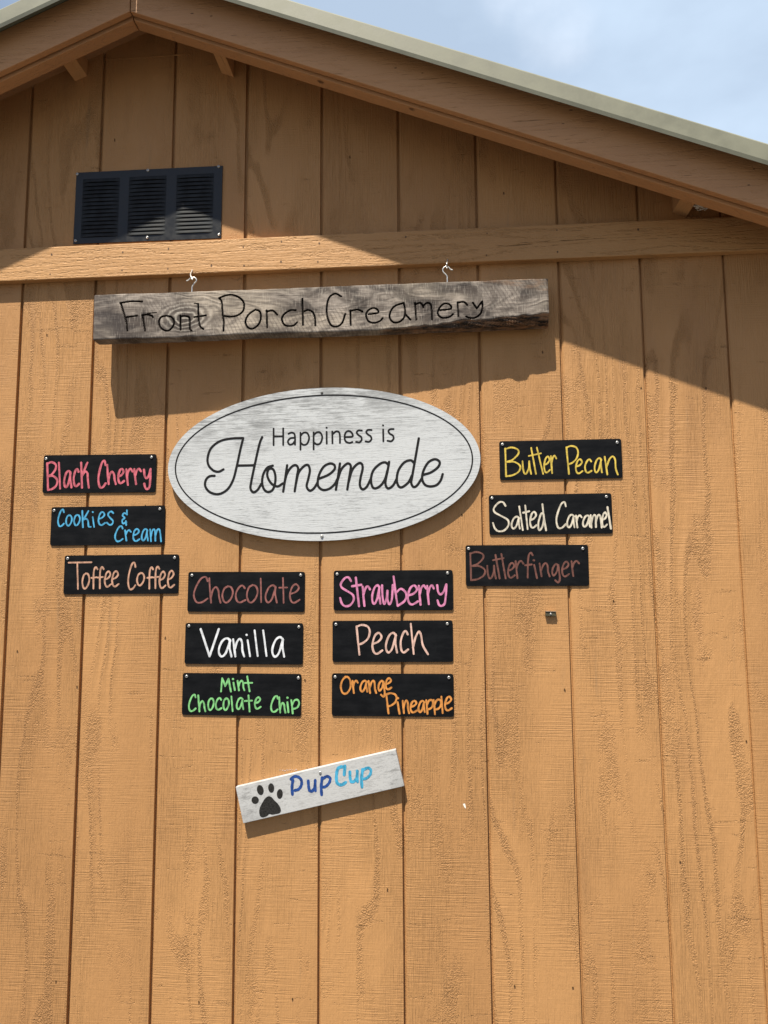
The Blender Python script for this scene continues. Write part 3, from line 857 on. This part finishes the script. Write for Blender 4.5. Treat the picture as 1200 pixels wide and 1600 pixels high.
# spacer battens behind, so the board stands off the wall
for dz in (-0.11, 0.11):
    bm_link('spacer', box_bm(-0.03, 0.03, 0.0107, 0.0162, dz - 0.012, dz + 0.012), M_LOOK, oval)
def ell_ring(ia, ib, w):
    a1, b1, a2, b2 = ia + w / 2, ib + w / 2, ia - w / 2, ib - w / 2
    v, fs = [], []
    for k in range(NE):
        w_ = 2 * math.pi * k / NE
        v += [(a1 * math.cos(w_), -0.0004, b1 * math.sin(w_)), (a2 * math.cos(w_), -0.0004, b2 * math.sin(w_))]
    for k in range(NE):
        p, q = 2 * k, 2 * ((k + 1) % NE)
        fs.append((p, p + 1, q + 1, q))
    return v, fs
v, fs = ell_ring(oa - 0.0195, ob - 0.0195, 0.0036)
mesh('rim_line', v, fs, M_OVALTXT, oval)
of = local_fn(np.array([oc[0], OY, oc[2]]), oth, OY)
c1 = lambda x, y: of(310 + x / 6, 660 + y / 6)
c2 = lambda x, y: of(500 + x / 6, 660 + y / 6)
PX = 0.00154
def strokes_of(lst, conv, wpx):
    return [([conv(*p) for p in smooth_path(st, 6)], wpx / 6 / 2 * PX) for st in lst]
happy1 = [[(705, 58), (705, 212)], [(795, 56), (795, 211)], [(705, 131), (795, 130)],
          [(845, 106), (872, 95), (898, 105), (906, 140), (906, 208)], [(905, 143), (860, 150), (839, 180), (855, 207), (885, 200), (905, 172)],
          [(957, 97), (957, 255)], [(957, 125), (985, 97), (1020, 100), (1038, 145), (1020, 198), (985, 210), (957, 188)],
          [(1080, 94), (1080, 252)], [(1080, 120), (1110, 93), (1143, 96), (1161, 140), (1143, 194), (1110, 206), (1080, 184)]]
happy2 = [[(62, 88), (63, 198)], [(61, 49), (63, 50)], [(115, 85), (117, 195)], [(116, 112), (150, 84), (178, 92), (187, 130), (187, 192)],
          [(232, 138), (303, 132), (298, 98), (270, 80), (241, 95), (230, 138), (241, 178), (275, 192), (303, 184)],
          [(392, 76), (360, 75), (344, 95), (360, 118), (385, 135), (390, 163), (370, 186), (338, 182)],
          [(483, 71), (450, 70), (433, 90), (450, 113), (475, 130), (482, 157), (460, 181), (427, 178)],
          [(592, 66), (594, 177)], [(590, 27), (592, 28)], [(690, 62), (657, 64), (641, 82), (655, 106), (682, 122), (690, 150), (668, 176), (633, 172)]]
home1 = [[(235, 440), (190, 462), (140, 450), (95, 400), (87, 330), (120, 240), (200, 177), (300, 152), (420, 147)],
         [(420, 147), (390, 270), (360, 410), (325, 540), (270, 630), (190, 672), (110, 655), (65, 600), (70, 540), (105, 505), (152, 500)],
         [(368, 405), (520, 402)], [(598, 138), (572, 205), (530, 390), (495, 560), (489, 620), (515, 655), (555, 632), (590, 575)],
         [(697, 405), (645, 425), (607, 490), (598, 570), (618, 630), (655, 652), (697, 630), (720, 560), (720, 490), (698, 437), (658, 440), (646, 500), (682, 570), (740, 600), (790, 572)],
         [(832, 402), (815, 520), (795, 648)], [(808, 560), (830, 480), (870, 420), (910, 400), (935, 430), (925, 500), (903, 645)],
         [(915, 570), (940, 470), (990, 410), (1028, 400), (1045, 450), (1030, 530), (1015, 600), (1045, 640), (1085, 615), (1118, 560)]]
home2 = [[(-10, 528), (80, 490), (135, 440), (135, 400), (95, 385), (40, 410), (0, 470), (-20, 540), (-15, 600), (30, 633), (90, 620), (140, 575), (160, 535)],
         [(187, 385), (167, 520), (149, 630)], [(165, 540), (200, 440), (255, 386), (287, 402), (285, 450), (270, 540), (256, 628)],
         [(268, 560), (300, 450), (350, 390), (388, 385), (400, 430), (380, 520), (374, 590), (400, 628), (440, 600), (475, 530)],
         [(645, 400), (610, 374), (560, 390), (500, 450), (478, 530), (490, 600), (520, 618), (570, 590), (610, 530), (632, 450)],
         [(648, 370), (634, 450), (614, 550), (620, 600), (645, 618), (685, 590), (718, 530)],
         [(880, 378), (850, 355), (790, 375), (735, 450), (720, 540), (738, 598), (772, 606), (830, 560), (860, 500)],
         [(926, 150), (895, 330), (865, 500), (855, 565), (876, 604), (910, 590), (950, 530)],
         [(965, 492), (1040, 468), (1105, 420), (1122, 372), (1080, 345), (1020, 370), (975, 440), (957, 520), (980, 580), (1030, 600), (1090, 588), (1130, 545), (1150, 485)]]
h = 0.0009
for nm, sts in (('lettering', strokes_of(happy1, c1, 18.5) + strokes_of(happy2[:-3], c2, 18.5)), ('lettering', strokes_of(happy2[-3:], c2, 18.5)), ('script_lettering', strokes_of(home1, c1, 24) + strokes_of(home2, c2, 24))):
    F = sdf_strokes(sts, -oa, -ob, int(2 * oa / h), int(2 * ob / h), h)
    field_mesh(nm, F, -oa, -ob, h, -0.0004, M_OVALTXT, oval)
p = of(503, 838); screw(oval, p[0], p[1], 0.0, 0.0042)
p = of(503, 614); lathe('screw_hole', [(0.0036, 0.0), (0.0034, 0.0004), (0.001, 0.0003)], M_DARK, oval, axis_origin=(p[0], 0, p[1]))

# ------------------------------------------------------------------ pup cup board
PY = -0.0175
pc = [(367, 1229.5), (618.8, 1171.5), (631, 1228), (381, 1287)]
c, hw, hh, th = frame_from(pc, PY)
pup = tag(empty('tilted_board_sign', (c[0], PY, c[2]), (0, -th, 0)), 'tilted whitewashed board with black paw print and blue Pup Cup lettering', 'sign')
bm = box_bm(-hw, hw, 0, 0.0165, -hh, hh)
bm_link('board', bm, M_PUP, pup, bevel=0.0012)
pf = local_fn(c, th, PY)
cp = lambda x, y: pf(440 + x / 7.5, 1190 + y / 7.5)
dark_b = [([(108, 205), (150, 174), (200, 182), (233, 222), (230, 278), (200, 322), (158, 336)], 31), ([(132, 218), (122, 300), (127, 382)], 33),
          ([(312, 226), (318, 300), (330, 340), (362, 342), (388, 300), (394, 222)], 32), ([(394, 215), (398, 342)], 30),
          ([(476, 190), (464, 290), (469, 386)], 33), ([(482, 200), (530, 172), (568, 192), (560, 242), (520, 288), (482, 300)], 30)]
cy_b = [([(742, 52), (734, 152)], 34), ([(738, 62), (690, 62), (655, 92), (642, 180), (652, 250), (700, 272), (752, 242)], 34),
        ([(800, 120), (803, 190), (818, 236), (856, 226), (882, 180), (888, 112)], 32), ([(884, 108), (890, 236)], 31),
        ([(950, 92), (936, 200), (942, 298)], 34), ([(958, 95), (1010, 72), (1044, 96), (1038, 150), (1000, 190), (962, 205)], 30)]
h = 0.0008
for nm, lst, col in (('lettering', dark_b, (0.018, 0.068, 0.28)), ('lettering', cy_b, (0.06, 0.37, 0.60))):
    sts = [([cp(*q) for q in smooth_path(st, 6)], [w / 7.5 / 2 * 0.00158 * (1 + 0.10 * math.sin(i * 1.3 + w)) for i in range(60)]) for st, w in lst]
    F = sdf_strokes(sts, -hw, -hh, int(2 * hw / h), int(2 * hh / h), h)
    field_mesh(nm, F, -hw, -hh, h, -0.0004, mat_marker('brush paint', col, 0.75), pup)
c3 = lambda x, y: pf(380 + x / 10, 1180 + y / 10)
verts, faces = [], []
def blob(pts):
    b = len(verts)
    verts.extend([(q[0], -0.0004, q[1]) for q in pts]); faces.append(tuple(range(b, b + len(pts))))
for ex, ey, rx, ry, an in ((187, 700, 57, 58, 0), (267, 543, 52, 79, -12), (438, 511, 47, 73, -4), (572, 604, 46, 76, 3)):
    blob([c3(ex + rx * math.cos(w) * math.cos(math.radians(an)) - ry * math.sin(w) * math.sin(math.radians(an)),
             ey + rx * math.cos(w) * math.sin(math.radians(an)) + ry * math.sin(w) * math.cos(math.radians(an))) for w in np.linspace(0, 2 * math.pi, 28, endpoint=False)])
blob([c3(*q) for q in smooth_path([(400, 640), (450, 660), (482, 700), (540, 755), (583, 825), (586, 880), (555, 908), (500, 920), (450, 926), (408, 918), (370, 950), (310, 970), (266, 950), (250, 890), (260, 820), (300, 740), (345, 672)], 4, closed=True)[:-1]])
mesh('paw_print', verts, faces, mat_plain('black stencil paint', (0.020, 0.019, 0.018), 0.75, 0, 0.5, 260, 0.0005, 0.2), pup)
p = cp(452, 130); screw(pup, p[0], p[1], 0.0, 0.0036)

# ------------------------------------------------------------------ hanging carved timber
HYL, HYR = -0.080, -0.056      # the timber hangs a little askew
A_ = at(146, 461, HYL); B2 = at(857.5, 435, HYR); C2 = at(857.5, 504, HYR); D2 = at(145.5, 531, HYL)
hc = (A_ + B2 + C2 + D2) / 4
ex = ((B2 - A_) + (C2 - D2)) / 2
LEN = np.linalg.norm(ex)
roty = -math.atan2(ex[2], math.hypot(ex[0], ex[1])); rotz = math.atan2(ex[1], ex[0])
beam = empty('hanging_sign', tuple(hc))
tag(beam, 'grey weathered timber with carved shop name hanging from two hooks', 'sign')
beam.rotation_euler = (Matrix.Rotation(rotz, 3, 'Z') @ Matrix.Rotation(roty, 3, 'Y')).to_euler()
bpy.context.view_layer.update()
Wm = Matrix.Translation(Vector(hc)) @ (Matrix.Rotation(rotz, 4, 'Z') @ Matrix.Rotation(roty, 4, 'Y'))
Wi = Wm.inverted()
def on_beam(px, py):
    d = Vector(FW + (px - 600) / FPX * RT - (py - 800) / FPX * UP)
    o = Wi @ Vector(CAM); dd = (Wi.to_3x3() @ d)
    t = -o.y / dd.y
    q = o + dd * t
    return np.array([q.x, q.z])
tl, tr, br_, bl = on_beam(146, 461), on_beam(857.5, 435), on_beam(857.5, 505), on_beam(145.5, 531)
X0, X1 = (tl[0] + bl[0]) / 2, (tr[0] + br_[0]) / 2
THK = 0.040
m1 = lambda x, y: on_beam(170 + x / 6.6667, 440 + y / 6.6667)
m2 = lambda x, y: on_beam(330 + x / 6.6667, 440 + y / 6.6667)
m3 = lambda x, y: on_beam(500 + x / 6.6667, 440 + y / 6.6667)
m4 = lambda x, y: on_beam(660 + x / 5.7143, 420 + y / 5.7143)
CARVE = [
 (m1, 20, [[(118, 222), (235, 206), (348, 208)], [(125, 225), (158, 335), (185, 430), (192, 512)], [(178, 372), (295, 354)], [(350, 350), (365, 440), (378, 512)], [(350, 348), (400, 345), (445, 355), (460, 372)],
           [(600, 355), (545, 370), (522, 420), (540, 480), (600, 513), (650, 490), (680, 430), (655, 372), (600, 355)], [(745, 355), (748, 503)], [(748, 362), (800, 360), (840, 382), (845, 490), (860, 512)],
           [(930, 232), (937, 400), (952, 468), (985, 495)], [(892, 370), (1012, 352)]]),
 (m1, 11, [[(400, 332), (495, 323)], [(892, 226), (930, 232)]]),
 (m2, 20, [[(80, 172), (150, 145), (230, 140), (310, 180), (343, 240), (330, 308), (270, 353), (200, 366), (138, 358)], [(88, 175), (110, 220), (120, 350), (131, 420), (128, 513)],
           [(460, 292), (392, 340), (357, 410), (375, 470), (425, 492), (488, 452), (518, 380), (505, 312), (460, 292)], [(577, 300), (584, 480)], [(580, 312), (640, 302), (688, 345)],
           [(880, 298), (820, 300), (755, 345), (737, 400), (770, 455), (850, 460), (894, 425)], [(950, 178), (956, 453)], [(965, 312), (1010, 296), (1060, 322), (1084, 400), (1085, 458)]]),
 (m3, 20, [[(222, 155), (160, 126), (97, 165), (72, 260), (77, 370), (112, 450), (170, 470), (230, 430), (263, 338)], [(315, 300), (321, 455)], [(316, 306), (390, 291), (443, 313)],
           [(507, 340), (603, 325), (592, 287), (550, 276), (500, 302), (480, 350), (502, 410), (560, 430), (620, 413), (653, 382)],
           [(870, 222), (780, 255), (737, 310), (727, 380), (770, 425), (830, 418), (878, 370), (886, 300), (872, 222)], [(888, 340), (943, 398)], [(990, 222), (1003, 398)], [(990, 238), (1048, 222), (1076, 268)],
           [(1078, 250), (1120, 221), (1158, 252), (1170, 398)]]),
 (m4, 17, [[(160, 370), (255, 356), (240, 317), (190, 313), (147, 360), (141, 410), (180, 438), (240, 430), (274, 405)], [(315, 300), (322, 423)], [(316, 302), (370, 296), (400, 323)],
           [(450, 302), (486, 355)], [(486, 355), (534, 290)], [(534, 290), (538, 340), (520, 400), (470, 437), (420, 437), (390, 425)]]),
]
sts = []
for conv, w, lst in CARVE:
    s_ = 5.7143 if conv is m4 else 6.6667
    for st in lst:
        sts.append(([conv(*q) for q in smooth_path(st, 6)], w / s_ / 2 * 0.00150 * 1.10))
h = 0.0013
zlo, zhi = min(bl[1], br_[1]) - 0.004, max(tl[1], tr[1]) + 0.004
nx, nz = int((X1 - X0) / h), int((zhi - zlo) / h)
h = (X1 - X0) / nx
F = sdf_strokes(sts, X0, zlo, nx, nz, h)
nr = np.random.RandomState(3)
def vnoise(x, f, seed):
    r = np.random.RandomState(seed).rand(400)
    i = np.floor(x * f).astype(int); t = x * f - i; t = t * t * (3 - 2 * t)
    return r[i % 400] * (1 - t) + r[(i + 1) % 400] * t - 0.5
U = np.linspace(0, 1, nx + 1)
topz = tl[1] + (tr[1] - tl[1]) * U + 0.0022 * vnoise(U, 14, 1) + 0.0012 * vnoise(U, 55, 2)
botz = bl[1] + (br_[1] - bl[1]) * U + 0.0026 * vnoise(U, 12, 3) + 0.0014 * vnoise(U, 60, 4)
endf = np.clip(np.minimum(U, 1 - U) * 30, 0, 1)
topz = tl[1] + (tr[1] - tl[1]) * U + (topz - tl[1] - (tr[1] - tl[1]) * U) * endf
NV = nz
verts, faces, torn = [], [], []
Zg = np.zeros((NV + 1, nx + 1)); Yg = np.zeros_like(Zg); Tg = np.zeros_like(Zg); Dg = np.zeros_like(Zg)
for j in range(NV + 1):
    v = j / NV
    Zg[j] = botz + (topz - botz) * v
    # broken lower right corner and torn tint darkening the upper right corner
    e_ = np.clip((U - 0.63) / 0.37, 0, 1) ** 0.9 * 0.25 + (0.055 * vnoise(U, 17, 5) + 0.04 * vnoise(U, 75, 6)) * np.clip((U - 0.60) * 8, 0, 1)
    below = np.clip((e_ - v) / 0.27, 0, 1)
    rag = 0.35 + 1.0 * (vnoise(U + v * 0.05, 60, 7) + 0.5) * 0.7 + 0.5 * vnoise(U * 3 + v * 1.7, 90, 9)
    Yg[j] = 0.024 * below ** 0.8 * rag * (U > 0.58)
    Tg[j] = np.clip(below * 9, 0, 1) * (U > 0.58)
    e2 = np.clip((U - 0.84) / 0.16, 0, 1) * 0.30 + 0.02 * vnoise(U, 40, 8)
    above = np.clip((v - (1 - e2)) / 0.3, 0, 1) * (U > 0.82)
    Yg[j] += 0.0 * above
    Tg[j] = np.maximum(Tg[j], np.clip(above * 4, 0, 0.40))
    # end grain rounding
    Yg[j] += 0.003 * np.clip(1 - U * 260, 0, 1) + 0.003 * np.clip(1 - (1 - U) * 260, 0, 1)
    Yg[j] += 0.0012 * np.clip(1 - v * 30, 0, 1) ** 2 + 0.0006 * np.clip(1 - (1 - v) * 40, 0, 1) ** 2
# carve depth sampled at the grid
JJ = np.clip((Zg - zlo) / h, 0, nz - 1.001); II = np.tile(np.arange(nx + 1), (NV + 1, 1))
j0 = JJ.astype(int); tt = JJ - j0
Dg = F[j0, II] * (1 - tt) + F[np.minimum(j0 + 1, nz), II] * tt
Yg += 0.0060 * np.clip(-Dg / 0.0018, 0, 1)
gidx = lambda j, i: j * (nx + 1) + i
XX = X0 + U * (X1 - X0)
for j in range(NV + 1):
    for i in range(nx + 1):
        verts.append((XX[i], Yg[j, i], Zg[j, i]))
torn = list(Tg.ravel())
carved = []
for j in range(NV):
    for i in range(nx):
        q = (gidx(j, i), gidx(j, i + 1), gidx(j + 1, i + 1), gidx(j + 1, i))
        dm = (Dg[j, i] + Dg[j, i + 1] + Dg[j + 1, i + 1] + Dg[j + 1, i]) / 4
        (carved if dm < -0.0001 else faces).append(q)
# sides and back
b = len(verts)
for i in range(nx + 1): verts.append((XX[i], THK, Zg[0, i])); torn.append(Tg[0, i] * 0.7)
for i in range(nx + 1): verts.append((XX[i], THK, Zg[NV, i])); torn.append(0)
for i in range(nx):
    faces.append((gidx(0, i), b + i, b + i + 1, gidx(0, i + 1)))
    faces.append((gidx(NV, i), gidx(NV, i + 1), b + nx + 1 + i + 1, b + nx + 1 + i))
    faces.append((b + i, b + nx + 1 + i, b + nx + 2 + i, b + i + 1))
faces.append(tuple([gidx(j, 0) for j in range(NV + 1)] + [b + nx + 1, b]))
faces.append(tuple([gidx(j, nx) for j in range(NV, -1, -1)] + [b + nx, b + 2 * nx + 1]))
def compact(vs, fs, extra=None):
    used = sorted({i for f in fs for i in f}); mp = {o: n for n, o in enumerate(used)}
    return [vs[i] for i in used], [tuple(mp[i] for i in f) for f in fs], ([extra[i] for i in used] if extra else None)
v_, f_, t_ = compact(verts, faces, torn)
timber = mesh('timber', v_, f_, M_GREY, beam)
at_ = timber.data.attributes.new('torn', 'FLOAT', 'POINT')
at_.data.foreach_set('value', np.array(t_, dtype=np.float32))
v_, f_, _ = compact(verts, carved)
mesh('carved_lettering', v_, f_, M_CARVE, beam)
# hooks: one in the timber, its partner screwed into the trim board
HK = [
 ((275, 400), [(570, 1345), (572, 1220), (580, 1100), (640, 1000), (710, 920), (735, 860), (690, 790), (620, 762), (530, 790), (440, 868), (372, 895)], [(580, 488), (560, 560), (522, 640), (530, 720), (575, 800), (590, 850)]),
 ((675, 390), [(545, 1180), (545, 1060), (540, 960), (490, 890), (405, 800), (385, 715), (430, 640), (515, 600), (590, 630), (660, 708), (742, 735)], [(568, 340), (545, 430), (528, 510), (525, 590), (530, 640), (535, 672)]),
]
for (ox, oy), hk, sc_ in HK:
    cv = lambda x, y: (ox + x / 22.86, oy + y / 22.86)
    xw = at(*cv(*hk[0]), -0.063)[0]
    yh = HYL + (HYR - HYL) * (xw - A_[0]) / (B2[0] - A_[0]) + THK * 0.5
    pts = [at(*cv(*q), yh) for q in hk]
    pts[0] = pts[0] + np.array([0, 0, -0.012])
    o = tube_mesh('hook', [Wi @ Vector(q) for q in smooth_path(pts, 4)], 0.0018, M_WIRE, beam)
    ys = [-0.018, -0.034, -0.050, yh - 0.004, yh - 0.008, yh - 0.010]
    pts = [at(*cv(*q), y) for q, y in zip(sc_, ys)]
    under(tube_mesh('screw_hook', smooth_path(pts, 4), 0.0018, M_WIRE))

# ------------------------------------------------------------------ small things
# little wooden stub fixed to the wall
bx, bz = at(860.7, 959.5, -0.009)[[0, 2]]
stub = tag(empty('metal_clip', (bx, 0, bz), (0, 0.03, 0)), 'tiny dark metal clip on the siding below the brown lettered sign', 'clip')
M_CLIP = mat_plain('weathered bronze clip', (0.085, 0.075, 0.045), 0.5, 0.4, 0.35, 300, 0.0005)
bm = box_bm(-0.0125, 0.0125, -0.0082, -0.0002, -0.0055, 0.0055)
bm_link('body', bm, M_CLIP, stub, bevel=0.001)
bm_link('lip', box_bm(-0.0128, 0.0128, -0.0100, -0.0004, 0.0058, 0.0072), mat_plain('worn clip edge', (0.30, 0.22, 0.16), 0.5, 0.2, 0.2, 200), stub)
screw(stub, 0.0, 0.0, -0.0082, 0.0028)
# wisp of cobweb under the barge rafter
wp = []
c0 = at(1096, 321, -0.10)
r2 = random.Random(11)
for k in range(46):
    wp.append((c0[0] + r2.gauss(0, 0.011), c0[1] + r2.gauss(0, 0.008), c0[2] + r2.gauss(0, 0.0055)))
w = tube_mesh('cobweb_tuft', smooth_path(wp, 4), 0.0006, mat_plain('dusty web', (0.62, 0.60, 0.55), 0.9, 0, 0.2, 100), None, n=5)
tag(w, 'small pale tuft of cobweb tucked under the right eave beside a lookout block', 'cobweb')
# specks of old paint on the siding
M_SPECK = mat_plain('white paint speck', (0.80, 0.78, 0.72), 0.6, 0, 0.1, 200)
def speck(pts, col):
    vs = [(*at(px, py, -0.0006),) for px, py in pts]
    under(mesh('paint_speck', vs, [tuple(range(len(vs)))], col))
speck([(723.3, 1256), (726.5, 1255.5), (727.5, 1259), (728, 1263.5), (726, 1262), (724.5, 1259.5)], M_SPECK)

M_PRIMER = mat_plain('old primer patch', (0.50, 0.36, 0.29), 0.7, 0, 0.2, 300)
r3 = random.Random(4)
for k in range(9):
    px, py = 438 + 3.1 * k + r3.uniform(-1, 1), 1203.5 + r3.uniform(-1.2, 1.2) + (0.6 if k < 3 else 0)
    w_, h_ = r3.uniform(1.0, 2.2), r3.uniform(0.5, 1.4)
    speck([(px + w_ * math.cos(a_) * r3.uniform(.6, 1.1), py + h_ * math.sin(a_) * r3.uniform(.6, 1.1)) for a_ in np.linspace(6.28, 0, 8)[:-1]], M_PRIMER)

for o in bpy.data.objects:
    if o.type == 'MESH':
        o.data.validate()
